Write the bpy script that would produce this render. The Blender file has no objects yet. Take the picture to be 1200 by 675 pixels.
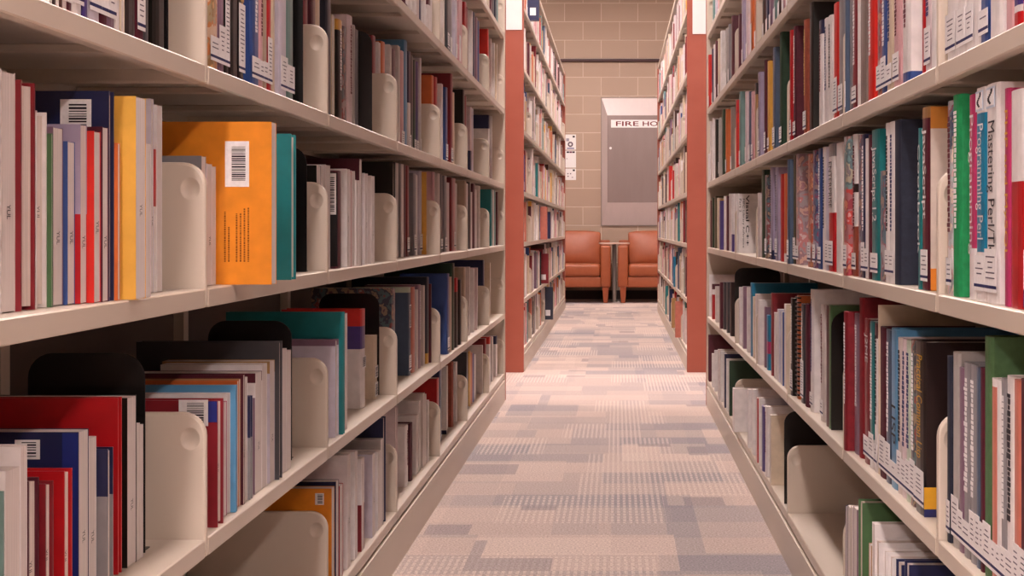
import bpy, math, random
from mathutils import Vector, Matrix
random.seed(7)
SC = bpy.context.scene
COL = SC.collection
# ------------------------------------------------------------------ camera, world, exposure
F = 1990.0                     # focal length in pixels of the 1200 px wide frame
VX, VY = 723.0, 268.0          # the vanishing point of the aisle
H = 0.784                      # camera height
cam_d = bpy.data.cameras.new('camera'); cam = bpy.data.objects.new('camera', cam_d); COL.objects.link(cam)
cam.location = (0, 0, H); cam.rotation_euler = (math.pi/2, 0, 0)
cam_d.sensor_fit = 'HORIZONTAL'; cam_d.sensor_width = 36.0; cam_d.lens = F/1200*36
cam_d.shift_x = (600-VX)/1200; cam_d.shift_y = -(337.5-VY)/1200
cam_d.clip_start = 0.05; cam_d.clip_end = 100
SC.camera = cam
SC.view_settings.view_transform = 'Standard'; SC.view_settings.look = 'None'
SC.view_settings.gamma = 1.0; SC.view_settings.use_curve_mapping = False
SC.view_settings.exposure = 1.7
try: SC.cycles.use_denoising = True
except Exception: pass
SC.cycles.max_bounces = 8; SC.cycles.diffuse_bounces = 5
world = bpy.data.worlds.new('world'); SC.world = world; world.use_nodes = True
world.node_tree.nodes['Background'].inputs[0].default_value = (1, .86, .80, 1)
world.node_tree.nodes['Background'].inputs[1].default_value = 0.25
LIGHT_COLOR = (1.0, .85, .815)
# ceiling fixtures: (x, y, strength)
FIX = []
for fy, st in ((-4.2, 26), (-1.4, 30), (1.6, 11), (4.2, 11), (6.8, 18), (9.2, 20), (11.6, 20), (14.0, 20), (16.6, 20)):
    FIX.append((-0.25, fy, st))
for fx in (-2.0, 2.0):
    for fy, st in ((-4.2, 26), (-1.4, 30), (1.6, 6), (5.0, 8), (8.4, 16), (12.6, 14), (16.8, 12)):
        FIX.append((fx, fy, st))
CEIL = 3.6; WALLY = 18.85

# ------------------------------------------------------------------ helpers
def lin(h):
    h = h.lstrip('#'); out = []
    for i in (0, 2, 4):
        c = int(h[i:i+2], 16)/255
        out.append(c/12.92 if c <= .04045 else ((c+.055)/1.055)**2.4)
    return tuple(out)

class MB:
    """collects prisms and boxes into one mesh, one colour per face"""
    def __init__(s): s.v = []; s.f = []; s.c = []
    def prism(s, poly, z0, z1, c, axis='z'):
        n = len(poly); b = len(s.v)
        for z in (z0, z1):
            for p in poly:
                s.v.append((p[0], p[1], z) if axis == 'z' else ((p[0], z, p[1]) if axis == 'y' else (z, p[0], p[1])))
        fs = [tuple(range(b+n-1, b-1, -1)), tuple(range(b+n, b+2*n))]
        for i in range(n):
            j = (i+1) % n
            fs.append((b+i, b+j, b+n+j, b+n+i))
        s.f += fs; s.c += [c]*len(fs)
    def box(s, x0, x1, y0, y1, z0, z1, c=(1, 1, 1)):
        x0, x1 = min(x0, x1), max(x0, x1); y0, y1 = min(y0, y1), max(y0, y1)
        s.prism([(x0, y0), (x1, y0), (x1, y1), (x0, y1)], z0, z1, c)
    def add(s, o, off=(0, 0, 0)):
        b = len(s.v)
        s.v += [(p[0]+off[0], p[1]+off[1], p[2]+off[2]) for p in o.v]
        s.f += [tuple(i+b for i in f) for f in o.f]; s.c += o.c
    def mesh(s, name, mat, flip=False):
        me = bpy.data.meshes.new(name)
        me.from_pydata(s.v, [], s.f)
        ca = me.color_attributes.new('Col', 'FLOAT_COLOR', 'CORNER')
        buf = []
        for p in me.polygons:
            c = s.c[p.index]
            buf += [c[0], c[1], c[2], 1.0]*p.loop_total
        ca.data.foreach_set('color', buf)
        import bmesh
        bm = bmesh.new(); bm.from_mesh(me); bmesh.ops.recalc_face_normals(bm, faces=bm.faces); bm.to_mesh(me); bm.free()
        me.materials.append(mat)
        return me
    def obj(s, name, mat, parent=None, loc=(0, 0, 0), bevel=0, seg=2):
        o = bpy.data.objects.new(name, s.mesh(name, mat)); COL.objects.link(o)
        o.location = loc
        if parent: o.parent = parent
        if bevel:
            m = o.modifiers.new('bevel', 'BEVEL'); m.width = bevel; m.segments = seg; m.limit_method = 'ANGLE'; m.angle_limit = math.radians(40)
        return o

def tag(o, label=None, cat=None, group=None, kind=None):
    if label: o['label'] = label
    if cat: o['category'] = cat
    if group: o['group'] = group
    if kind: o['kind'] = kind
    return o
def empty(name, loc, label=None, cat=None, group=None):
    o = bpy.data.objects.new(name, None); COL.objects.link(o); o.location = loc; o.empty_display_size = .05
    return tag(o, label, cat, group)

# ------------------------------------------------------------------ materials
def new_mat(name, rough=.5, spec=.5, metal=0):
    m = bpy.data.materials.new(name); m.use_nodes = True
    b = m.node_tree.nodes['Principled BSDF']
    b.inputs['Roughness'].default_value = rough; b.inputs['Metallic'].default_value = metal
    b.inputs['Specular IOR Level'].default_value = spec
    return m, m.node_tree, b
def noise_mat(name, c1, c2, scale, rough=.5, spec=.4, bump=0, metal=0, stretch=(1, 1, 1)):
    m, t, b = new_mat(name, rough, spec, metal)
    tc = t.nodes.new('ShaderNodeTexCoord'); mp = t.nodes.new('ShaderNodeMapping'); mp.inputs['Scale'].default_value = stretch
    n = t.nodes.new('ShaderNodeTexNoise'); n.inputs['Scale'].default_value = scale; n.inputs['Detail'].default_value = 4
    r = t.nodes.new('ShaderNodeMix'); r.data_type = 'RGBA'
    r.inputs[6].default_value = (*c1, 1); r.inputs[7].default_value = (*c2, 1)
    t.links.new(tc.outputs['Object'], mp.inputs[0]); t.links.new(mp.outputs[0], n.inputs['Vector'])
    t.links.new(n.outputs['Fac'], r.inputs[0]); t.links.new(r.outputs[2], b.inputs['Base Color'])
    if bump:
        bp = t.nodes.new('ShaderNodeBump'); bp.inputs['Strength'].default_value = bump; bp.inputs['Distance'].default_value = .01
        t.links.new(n.outputs['Fac'], bp.inputs['Height']); t.links.new(bp.outputs[0], b.inputs['Normal'])
    return m
def col_mat(name, rough, spec, var=.12, scale=60, stretch=(1, 1, 1), multi=False):
    """colour comes from the mesh, varied a little by a procedural noise (print, wear, page lines)"""
    m, t, b = new_mat(name, rough, spec)
    a = t.nodes.new('ShaderNodeVertexColor'); a.layer_name = 'Col'
    tc = t.nodes.new('ShaderNodeTexCoord'); mp = t.nodes.new('ShaderNodeMapping'); mp.inputs['Scale'].default_value = stretch
    n = t.nodes.new('ShaderNodeTexNoise'); n.inputs['Scale'].default_value = scale; n.inputs['Detail'].default_value = 3
    t.links.new(tc.outputs['Object'], mp.inputs[0]); t.links.new(mp.outputs[0], n.inputs['Vector'])
    if multi:
        r = t.nodes.new('ShaderNodeValToRGB'); r.color_ramp.interpolation = 'CONSTANT'
        cs = ['d8d0d0', 'b85a58', '6e8f96', '4a4a60', 'd0b090', '8a5a68']
        el = r.color_ramp.elements
        el[0].position = 0; el[0].color = (*lin(cs[0]), 1); el[1].position = .40; el[1].color = (*lin(cs[1]), 1)
        for p, c in ((.46, cs[2]), (.52, cs[3]), (.58, cs[4]), (.64, cs[5])):
            e = el.new(p); e.color = (*lin(c), 1)
        mx = t.nodes.new('ShaderNodeMix'); mx.data_type = 'RGBA'; mx.inputs[0].default_value = .55
        t.links.new(n.outputs['Fac'], r.inputs[0]); t.links.new(a.outputs[0], mx.inputs[6]); t.links.new(r.outputs[0], mx.inputs[7])
        t.links.new(mx.outputs[2], b.inputs['Base Color'])
    else:
        mr = t.nodes.new('ShaderNodeMapRange'); mr.inputs[1].default_value = .3; mr.inputs[2].default_value = .7
        mr.inputs[3].default_value = 1-var; mr.inputs[4].default_value = 1+var*.4
        mx = t.nodes.new('ShaderNodeMix'); mx.data_type = 'RGBA'; mx.blend_type = 'MULTIPLY'; mx.inputs[0].default_value = 1
        t.links.new(n.outputs['Fac'], mr.inputs[0]); t.links.new(a.outputs[0], mx.inputs[6]); t.links.new(mr.outputs[0], mx.inputs[7])
        t.links.new(mx.outputs[2], b.inputs['Base Color'])
    return m
M = {}
M['steel'] = noise_mat('cream_painted_steel', (.60, .51, .42), (.66, .57, .475), 3, .38, .45)
M['cover'] = col_mat('book_cover', .32, .5, .12, 40)
M['multi'] = col_mat('printed_cover', .3, .5, .1, 28, multi=True)
M['cloth'] = col_mat('cloth_cover', .6, .3, .2, 90)
M['pages'] = col_mat('page_edges', .8, .2, .16, 12, stretch=(4, 60, .6))
M['paper'] = col_mat('paper_label', .6, .3, .08, 200)
M['ink'] = col_mat('ink', .5, .3, .05, 50)
M['black'] = noise_mat('black_enamel', (.006, .005, .005), (.012, .010, .010), 20, .25, .5)
M['wood'] = noise_mat('red_laminate', lin('ac604e'), lin('9c5040'), 5, .42, .4, stretch=(1, 1, 1.6))
M['lightblock'] = noise_mat('dark_light_block', (.10, .075, .06), (.14, .10, .08), 4, .6, .3)
M['leather'] = noise_mat('tan_leather', lin('a85c38'), lin('92492a'), 14, .42, .45, bump=.25)
M['leatherd'] = noise_mat('orange_wood', lin('a45634'), lin('92482c'), 10, .4, .4, stretch=(4, 4, .5))
M['metal'] = noise_mat('satin_metal', (.60, .52, .50), (.66, .57, .55), 30, .5, .4, metal=.25, stretch=(1, 1, .1))
M['metald'] = noise_mat('grey_door_metal', (.24, .185, .17), (.29, .225, .21), 12, .45, .4, metal=.4, stretch=(1, 1, .2))
M['dark'] = noise_mat('dark_vinyl', (.03, .02, .02), (.05, .035, .035), 12, .5, .3)
M['white'] = noise_mat('white_sheet', (.80, .78, .77), (.86, .84, .83), 12, .6, .3)
M['bar'] = noise_mat('dark_bar', (.06, .03, .035), (.09, .05, .05), 8, .4, .4)
M['ceil'] = noise_mat('ceiling_tile', (.70, .66, .62), (.76, .72, .68), 40, .9, .2)
M['glassy'] = noise_mat('pale_tabletop', (.65, .48, .40), (.72, .55, .46), 5, .2, .5)
M['grey'] = noise_mat('grey_metal', (.25, .2, .18), (.3, .25, .22), 5, .4, .4, metal=.5)

def mat_wall(name, c1, c2, mortar):
    m, t, b = new_mat(name, .65, .3)
    tc = t.nodes.new('ShaderNodeTexCoord'); mp = t.nodes.new('ShaderNodeMapping'); mp.vector_type = 'POINT'
    mp.inputs['Rotation'].default_value = (math.pi/2, 0, 0)
    sx = t.nodes.new('ShaderNodeSeparateXYZ'); cx = t.nodes.new('ShaderNodeCombineXYZ'); ad = t.nodes.new('ShaderNodeMath'); ad.operation = 'ADD'
    t.links.new(tc.outputs['Object'], sx.inputs[0]); t.links.new(sx.outputs[0], ad.inputs[0]); t.links.new(sx.outputs[1], ad.inputs[1])
    t.links.new(ad.outputs[0], cx.inputs[0]); t.links.new(sx.outputs[2], cx.inputs[1])
    br = t.nodes.new('ShaderNodeTexBrick')
    br.inputs['Color1'].default_value = (*c1, 1); br.inputs['Color2'].default_value = (*c2, 1); br.inputs['Mortar'].default_value = (*mortar, 1)
    br.inputs['Scale'].default_value = 1; br.inputs['Mortar Size'].default_value = .0055; br.inputs['Mortar Smooth'].default_value = .3
    br.inputs['Brick Width'].default_value = .406; br.inputs['Row Height'].default_value = .2055; br.offset = .5
    t.links.new(cx.outputs[0], br.inputs['Vector']); t.links.new(br.outputs['Color'], b.inputs['Base Color'])
    n = t.nodes.new('ShaderNodeTexNoise'); n.inputs['Scale'].default_value = 120
    mm = t.nodes.new('ShaderNodeMath'); mm.operation = 'MULTIPLY_ADD'; mm.inputs[1].default_value = .25
    iv = t.nodes.new('ShaderNodeMath'); iv.operation = 'SUBTRACT'; iv.inputs[0].default_value = 1
    t.links.new(br.outputs['Fac'], iv.inputs[1]); t.links.new(n.outputs['Fac'], mm.inputs[0]); t.links.new(iv.outputs[0], mm.inputs[2])
    bp = t.nodes.new('ShaderNodeBump'); bp.inputs['Strength'].default_value = .5; bp.inputs['Distance'].default_value = .006
    t.links.new(mm.outputs[0], bp.inputs['Height']); t.links.new(bp.outputs[0], b.inputs['Normal'])
    return m
M['wall'] = mat_wall('painted_block_wall', lin('b29c8a'), lin('ad9684'), lin('cbb8a8'))

def mat_carpet():
    m, t, b = new_mat('patchwork_carpet', .95, .1)
    N = t.nodes.new; Lk = t.links.new
    tc = N('ShaderNodeTexCoord')
    def brick(w, h, off, sc, seed):
        mp = N('ShaderNodeMapping'); mp.inputs['Location'].default_value = (seed*3.17, seed*5.31, 0)
        Lk(tc.outputs['Object'], mp.inputs[0])
        br = N('ShaderNodeTexBrick'); br.offset = off; br.offset_frequency = 2; br.squash = sc; br.squash_frequency = 3
        br.inputs['Color1'].default_value = (0, 0, 0, 1); br.inputs['Color2'].default_value = (1, 1, 1, 1)
        br.inputs['Mortar Size'].default_value = 0; br.inputs['Scale'].default_value = 1
        br.inputs['Brick Width'].default_value = w; br.inputs['Row Height'].default_value = h
        Lk(mp.outputs[0], br.inputs['Vector'])
        return br.outputs['Color']
    def math_(op, a, c=None, v=None):
        n = N('ShaderNodeMath'); n.operation = op; n.use_clamp = False
        Lk(a, n.inputs[0])
        if c is not None: Lk(c, n.inputs[1])
        elif v is not None: n.inputs[1].default_value = v
        return n.outputs[0]
    A = brick(.50, .46, .37, .6, 1); B = brick(.23, .92, .5, 1.4, 2); C = brick(.46, .23, .43, .7, 3); D = brick(.23, .46, .29, 1.3, 4); E = brick(.115, .23, .5, 1, 5)
    s = math_('ADD', math_('MULTIPLY', A, v=.42), math_('MULTIPLY', C, v=.36)); s = math_('ADD', s, math_('MULTIPLY', B, v=.22))
    r = N('ShaderNodeValToRGB'); el = r.color_ramp.elements
    stops = [(0, '928c93'), (.25, 'a69d9d'), (.42, 'b7a9a4'), (.56, 'c3b1a8'), (.72, 'cdbab0'), (1, 'dbc9bd')]
    el[0].position = 0; el[0].color = (*lin(stops[0][1]), 1); el[1].position = 1; el[1].color = (*lin(stops[-1][1]), 1)
    for p, c in stops[1:-1]:
        e = el.new(p); e.color = (*lin(c), 1)
    Lk(s, r.inputs[0])
    # yarn stripes running along the aisle, in some of the patches
    sp = N('ShaderNodeSeparateXYZ'); Lk(tc.outputs['Object'], sp.inputs[0])
    st = math_('GREATER_THAN', math_('SINE', math_('MULTIPLY', sp.outputs[0], v=2*math.pi/.0165)), v=.1)
    ds = math_('GREATER_THAN', math_('SINE', math_('MULTIPLY', sp.outputs[1], v=2*math.pi/.046)), v=-.8)
    msk = math_('MULTIPLY', math_('GREATER_THAN', D, v=.74), st); msk = math_('MULTIPLY', msk, ds)
    mx = N('ShaderNodeMix'); mx.data_type = 'RGBA'; mx.inputs[7].default_value = (*lin('dccbc0'), 1)
    Lk(math_('MULTIPLY', msk, v=.6), mx.inputs[0]); Lk(r.outputs[0], mx.inputs[6])
    dk = N('ShaderNodeMix'); dk.data_type = 'RGBA'; dk.inputs[7].default_value = (*lin('7d7982'), 1)
    Lk(math_('MULTIPLY', math_('MULTIPLY', math_('GREATER_THAN', E, v=.86), math_('GREATER_THAN', A, v=.6)), v=.45), dk.inputs[0]); Lk(mx.outputs[2], dk.inputs[6])
    n = N('ShaderNodeTexNoise'); n.inputs['Scale'].default_value = 190; n.inputs['Detail'].default_value = 4
    Lk(tc.outputs['Object'], n.inputs['Vector'])
    mr = N('ShaderNodeMapRange'); mr.inputs[1].default_value = .3; mr.inputs[2].default_value = .7; mr.inputs[3].default_value = .62; mr.inputs[4].default_value = 1.2
    Lk(n.outputs['Fac'], mr.inputs[0])
    ml = N('ShaderNodeMix'); ml.data_type = 'RGBA'; ml.blend_type = 'MULTIPLY'; ml.inputs[0].default_value = 1
    Lk(dk.outputs[2], ml.inputs[6]); Lk(mr.outputs[0], ml.inputs[7]); Lk(ml.outputs[2], b.inputs['Base Color'])
    bp = N('ShaderNodeBump'); bp.inputs['Strength'].default_value = .5; bp.inputs['Distance'].default_value = .004
    Lk(n.outputs['Fac'], bp.inputs['Height']); Lk(bp.outputs[0], b.inputs['Normal'])
    return m
M['carpet'] = mat_carpet()
def mat_emit():
    m = bpy.data.materials.new('lamp_diffuser'); m.use_nodes = True; t = m.node_tree
    t.nodes.clear(); o = t.nodes.new('ShaderNodeOutputMaterial'); e = t.nodes.new('ShaderNodeEmission')
    a = t.nodes.new('ShaderNodeVertexColor'); a.layer_name = 'Col'
    e.inputs['Strength'].default_value = 1.0
    t.links.new(a.outputs[0], e.inputs['Color']); t.links.new(e.outputs[0], o.inputs[0])
    return m
M['emit'] = mat_emit()

# ------------------------------------------------------------------ text cache (all lettering is made first, while the scene is small)
def text_mesh(s, bold=0.0):
    cu = bpy.data.curves.new('lettering', 'FONT'); cu.body = s; cu.size = 1; cu.offset = bold; cu.resolution_u = 3
    o = bpy.data.objects.new('lettering', cu); COL.objects.link(o)
    dg = bpy.context.evaluated_depsgraph_get(); dg.update()
    me = bpy.data.meshes.new_from_object(o.evaluated_get(dg))
    v = [tuple(p.co) for p in me.vertices]; f = [tuple(p.vertices) for p in me.polygons]
    bpy.data.objects.remove(o); bpy.data.curves.remove(cu); bpy.data.meshes.remove(me)
    x0 = min(p[0] for p in v); x1 = max(p[0] for p in v); y0 = min(p[1] for p in v); y1 = max(p[1] for p in v)
    return [(p[0]-x0, p[1]-y0) for p in v], f, x1-x0, y1-y0
TEXT = {}
for s_ in ('Mastering Perl/Tk', 'Programming Perl', 'JavaScript', 'JavaScript 1.2', 'PHP and MySQL', 'Practical Common Lisp', 'J2ME', 'ENTERPRISE', 'LISP',
           'YUL', 'FIRE', 'HOSE', 'Visual C++', 'MFC Library Reference', 'Part 2', 'in a Nutshell', 'Cookbook', 'Programming', 'XML'):
    TEXT[s_] = text_mesh(s_, .012 if s_ in ('FIRE', 'HOSE', 'Visual C++', 'JavaScript', 'JavaScript 1.2') else 0)
def text_obj(name, s, origin, udir, vdir, length, height, color, parent, mat='ink', thick=.0004):
    """lettering in the plane of udir (reading direction) and vdir (letters' up), its middle at origin"""
    vs, fs, w, h = TEXT[s]
    u = Vector(udir); v = Vector(vdir); o0 = Vector(origin); mb = MB(); n = u.cross(v)
    for p in vs:
        q = o0+u*((p[0]/w-.5)*length)+v*((p[1]/h-.5)*height)+n*thick
        mb.v.append(tuple(q))
    mb.f = list(fs); mb.c = [color]*len(fs)
    return mb.obj(name, M[mat], parent)

# ------------------------------------------------------------------ the room
def slab(name, x0, x1, y0, y1, z0, z1, mat):
    mb = MB(); mb.box(x0, x1, y0, y1, z0, z1); o = mb.obj(name, mat); tag(o, kind='structure'); return o
slab('floor', -6, 6, -7, WALLY+.2, -.1, 0, M['carpet'])
slab('ceiling', -6, 6, -7, WALLY+.2, CEIL, CEIL+.1, M['ceil'])
slab('wall_left', -6.2, -6, -7, WALLY+.2, 0, CEIL, M['wall'])
slab('wall_right', 6, 6.2, -7, WALLY+.2, 0, CEIL, M['wall'])
slab('wall_near', -6, 6, -7.2, -7, 0, CEIL, M['wall'])
# far wall with the opening of the hose cabinet left out
CX0, CX1, CZ0, CZ1 = -.18, .78, .812, 2.242
mb = MB()
mb.box(-6, CX0, WALLY, WALLY+.25, 0, CEIL); mb.box(CX1, 6, WALLY, WALLY+.25, 0, CEIL)
mb.box(CX0, CX1, WALLY, WALLY+.25, 0, CZ0); mb.box(CX0, CX1, WALLY, WALLY+.25, CZ1, CEIL)
tag(mb.obj('wall_far', M['wall']), kind='structure')
slab('baseboard_far', -6, 6, WALLY-.012, WALLY, 0, .10, M['dark'])
mb = MB()
ring = [(WALLY-.02+.018*math.cos(k*math.pi/6), 2.652+.018*math.sin(k*math.pi/6)) for k in range(12)]
mb.prism(ring, -6, 6, (1, 1, 1), axis='x')
tag(mb.obj('trim_1', M['bar']), kind='structure')  # thin dark round bar running along the far wall

# ceiling lamps
for k, (fx, fy, st) in enumerate(FIX):
    c = 'over the aisle' if abs(fx) < .5 else ('over the left bookcases' if fx < 0 else 'over the right bookcases')
    e = empty('ceiling_light', (fx, fy, CEIL), 'long fluorescent ceiling light '+c, 'ceiling light', 'ceiling lights '+c)
    mb = MB(); mb.box(-.16, .16, -.62, .62, -.07, -.001); mb.obj('housing', M['white'], e, bevel=.004)
    mb = MB(); mb.box(-.14, .14, -.6, .6, -.078, -.0705, tuple(st*x for x in LIGHT_COLOR)); mb.obj('diffuser', M['emit'], e)

# ------------------------------------------------------------------ bookcases
DEEP = .25; LIP = .0235
ROWS_L = [.125, .397, .709, .9885, 1.329, 1.672, 2.01]
ROWS_R = [.117, .396, .702, .988, 1.313, 1.65, 2.0]
JL = [1.19]+[F*.5125/(VX-x) for x in (242.5, 384.5, 465.5, 516, 548, 573.5, 591)]
JR = [1.20, 2.123, 3.004, 3.990, 4.883, 5.76, 6.63, 7.51]
JFL = [9.29+.927*k for k in range(9)]
JFR = [9.29+.966*k for k in range(8)]
PLATE = .012
def bracket_mesh(s, h=.158):
    """end bracket of a shelf: a tall plate with a rounded corner and a pressed thumb dent near it; front at x=0"""
    import bmesh
    r = .030; n = 7
    pts = [(0, -LIP), (0, h-r)]
    for k in range(1, n+1):
        t = k/n*math.pi/2; pts.append((r-r*math.cos(t), h-r+r*math.sin(t)))
    pts += [(DEEP, h), (DEEP, -LIP)]
    bm = bmesh.new(); ya, yb = -PLATE/2, PLATE/2
    o = [bm.verts.new((s*p[0], ya, p[1])) for p in pts]
    es = [bm.edges.new((o[k], o[(k+1) % len(o)])) for k in range(len(o))]
    cx, cz, m = .0195, .125, 20
    rings = []
    for rr, dp in ((.0125, 0), (.0112, .0008), (.0085, .0030), (.0050, .0046), (.0022, .0052)):
        rings.append([bm.verts.new((s*(cx+rr*math.cos(2*math.pi*k/m)), ya+dp, cz+rr*1.15*math.sin(2*math.pi*k/m))) for k in range(m)])
    es += [bm.edges.new((rings[0][k], rings[0][(k+1) % m])) for k in range(m)]
    bmesh.ops.triangle_fill(bm, use_beauty=True, edges=es)
    for q in range(len(rings)-1):
        for k in range(m):
            f = bm.faces.new((rings[q][k], rings[q][(k+1) % m], rings[q+1][(k+1) % m], rings[q+1][k])); f.smooth = True
    bm.faces.new(rings[-1]).smooth = True
    b = [bm.verts.new((s*p[0], yb, p[1])) for p in pts]
    bm.faces.new(b)
    for k in range(len(o)): bm.faces.new((o[k], o[(k+1) % len(o)], b[(k+1) % len(o)], b[k]))
    bmesh.ops.recalc_face_normals(bm, faces=bm.faces)
    me = bpy.data.meshes.new('end_bracket'); bm.to_mesh(me); bm.free(); me.materials.append(M['steel'])
    return me
def shelf_mb(s, L, marks=()):
    mb = MB()
    prof = [(0, 0), (DEEP, 0), (DEEP, -LIP), (DEEP-.004, -LIP), (DEEP-.004, -.006), (.016, -.006), (.016, -LIP), (.0, -LIP)]
    prof = [(s*p[0], p[1]) for p in prof]
    mb.prism(prof, 0, L, (1, 1, 1), axis='y')
    for yy in (.3*L, .7*L):
        mb.box(s*.018, s*(DEEP-.006), yy-.02, yy+.02, -.016, -.006)
    return mb
def bookcase(name, label, s, a, joints, rows, far):
    root = empty(name, (s*a, joints[0], 0), label, 'bookcase')
    Y0, Y1 = joints[0], joints[-1]
    bev = .0022
    brm = bracket_mesh(s)
    for ri, z in enumerate(rows):
        for bi in range(len(joints)-1):
            L = joints[bi+1]-joints[bi]-.018
            mb = shelf_mb(s, L)
            o = mb.obj('shelf', M['steel'], root, (0, joints[bi]-Y0+.009, z), bevel=(0 if far else .0016), seg=1)
            if ri == 6: continue
            for yb in ((L+.009,) if bi else (-.009, L+.009)):
                q = bpy.data.objects.new('end_bracket', brm); COL.objects.link(q); q.parent = o; q.location = (0, yb, 0)
                m = q.modifiers.new('bevel', 'BEVEL'); m.width = .0035; m.segments = 2; m.limit_method = 'ANGLE'; m.angle_limit = math.radians(60)
    # uprights with slots, one at each joint
    for j in joints:
        mb = MB(); mb.box(s*(DEEP+.002), s*(DEEP+.052), -.016, .016, 0, 2.29)
        mb.obj('upright', M['steel'], root, (0, min(max(j, Y0+.02), Y1-.02)-Y0, 0))
    mb = MB(); mb.box(s*(DEEP+.02), s*(DEEP+.03), .02, Y1-Y0-.02, .02, 2.29)
    mb.obj('light_block_panel', M['lightblock'], root)  # added sheet behind the shelves, keeps light from leaking through
    mb = MB(); mb.box(0, s*.55, .004, Y1-Y0-.004, 2.292, 2.318); mb.obj('canopy_top', M['steel'], root, bevel=.003)
    # plinth under the bottom shelf
    mb = MB(); mb.box(s*-.004, s*.55, .005, Y1-Y0-.005, 0, rows[0]-LIP-.006)
    mb.obj('plinth', M['steel'], root)
    # end panels
    def panel(y, inner):
        mb = MB(); mb.box(s*-.004, s*.56, y-.014, y+.014, 0, 2.32); mb.obj('end_panel', M['wood'], root, bevel=.003)
    if far:
        panel(-.016, 0)
        mb = MB(); mb.box(s*.005 if s < 0 else s*.026, s*.29, -.034, -.0305, 1.868 if s < 0 else 1.845, 2.2, (1, 1, 1))
        mb.obj('sign_card', M['white'], root, bevel=.001)
        panel(Y1-Y0+.016, 1)
    else:
        mb = MB(); mb.box(s*-.002, s*.56, Y1-Y0+.010, Y1-Y0+.024, 0, 2.32); mb.obj('end_frame', M['steel'], root, bevel=.002)
        panel(Y1-Y0+.040, 1)
    return root
AL, AR, AFL, AFR = .5125, .40, .5125, .386
bookcase('bookcase', 'long cream metal bookcase full of books in the left foreground', -1, AL, JL, ROWS_L, False)
bookcase('bookcase', 'long cream metal bookcase full of books in the right foreground', 1, AR, JR, ROWS_R, False)
bookcase('bookcase', 'bookcase with red end panel beyond the cross aisle, beside the wall notices', -1, AFL, JFL, ROWS_L, True)
bookcase('bookcase', 'bookcase with red end panel beyond the cross aisle, beside the hose cabinet', 1, AFR, JFR, ROWS_R, True)

# ------------------------------------------------------------------ books
PAL = {k: (lin(h), n) for k, h, n in [
 ('wh', 'eae4e3', 'white'), ('ww', 'd6cac6', 'off-white'), ('cr', 'd8c6ae', 'cream'), ('be', 'b9a38e', 'beige'), ('pk', 'd8a8ac', 'pale pink'), ('pw', 'dfcdd0', 'pinkish white'),
 ('li', 'a79bb4', 'lilac'), ('lw', 'cbc4d2', 'pale lilac'), ('gy', '8d8a8e', 'grey'), ('lg', 'b2adaa', 'light grey'), ('dg', '45454a', 'dark grey'), ('bk', '17130f', 'black'), ('br', '4c2e26', 'dark brown'),
 ('db', '2a1c1c', 'brownish black'), ('mr', '561c2c', 'maroon'), ('dr', '84202a', 'dark red'), ('rd', 'b81820', 'red'), ('br2', 'd42a22', 'bright red'), ('or', 'cf6a34', 'orange'), ('orb', 'e88f26', 'bright orange'),
 ('ye', 'e0aa48', 'yellow'), ('ta', 'b08858', 'tan'), ('nv', '20264e', 'navy'), ('bl', '34508e', 'blue'), ('lb', '5c9ac4', 'light blue'), ('tb', '1e82a8', 'teal blue'), ('sb', '4a5c74', 'slate blue'), ('te', '1a7a7e', 'teal'),
 ('tg', '6f908c', 'grey-green'), ('gn', '52764e', 'green'), ('gb', '229458', 'bright green'), ('dgn', '26402e', 'dark green'), ('pu', '4a3a80', 'purple'), ('mg', 'b83868', 'magenta'), ('mv', '86687c', 'mauve'), ('rb', '9a4c38', 'reddish brown'),
 ('sl', '2c3040', 'dark slate'), ('pg', 'c2d0bc', 'pale green'), ('tp', '8a7a74', 'taupe'), ('sa', 'cc7a68', 'salmon'), ('ol', '57503a', 'olive')]}
PAGE = lin('dfd5d1'); PAGE2 = lin('d4c6bd'); WHITE = lin('f0ecec'); INK = lin('1c1420'); NAVY = lin('20205a')
ORD = ['first', 'second', 'third', 'fourth', 'fifth', 'sixth', 'seventh', 'eighth', 'ninth', 'tenth', 'eleventh', 'twelfth', 'thirteenth', 'fourteenth', 'fifteenth', 'sixteenth', 'seventeenth', 'eighteenth',
       'nineteenth', 'twentieth', 'twenty-first', 'twenty-second', 'twenty-third', 'twenty-fourth', 'twenty-fifth', 'twenty-sixth', 'twenty-seventh', 'twenty-eighth', 'twenty-ninth', 'thirtieth']
SHELF = ['bottom shelf', 'second shelf', 'third shelf', 'fourth shelf', 'fifth shelf', 'sixth shelf', 'top shelf']
SECT = ['nearest', 'second', 'third', 'fourth', 'fifth', 'sixth', 'farthest']

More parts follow.
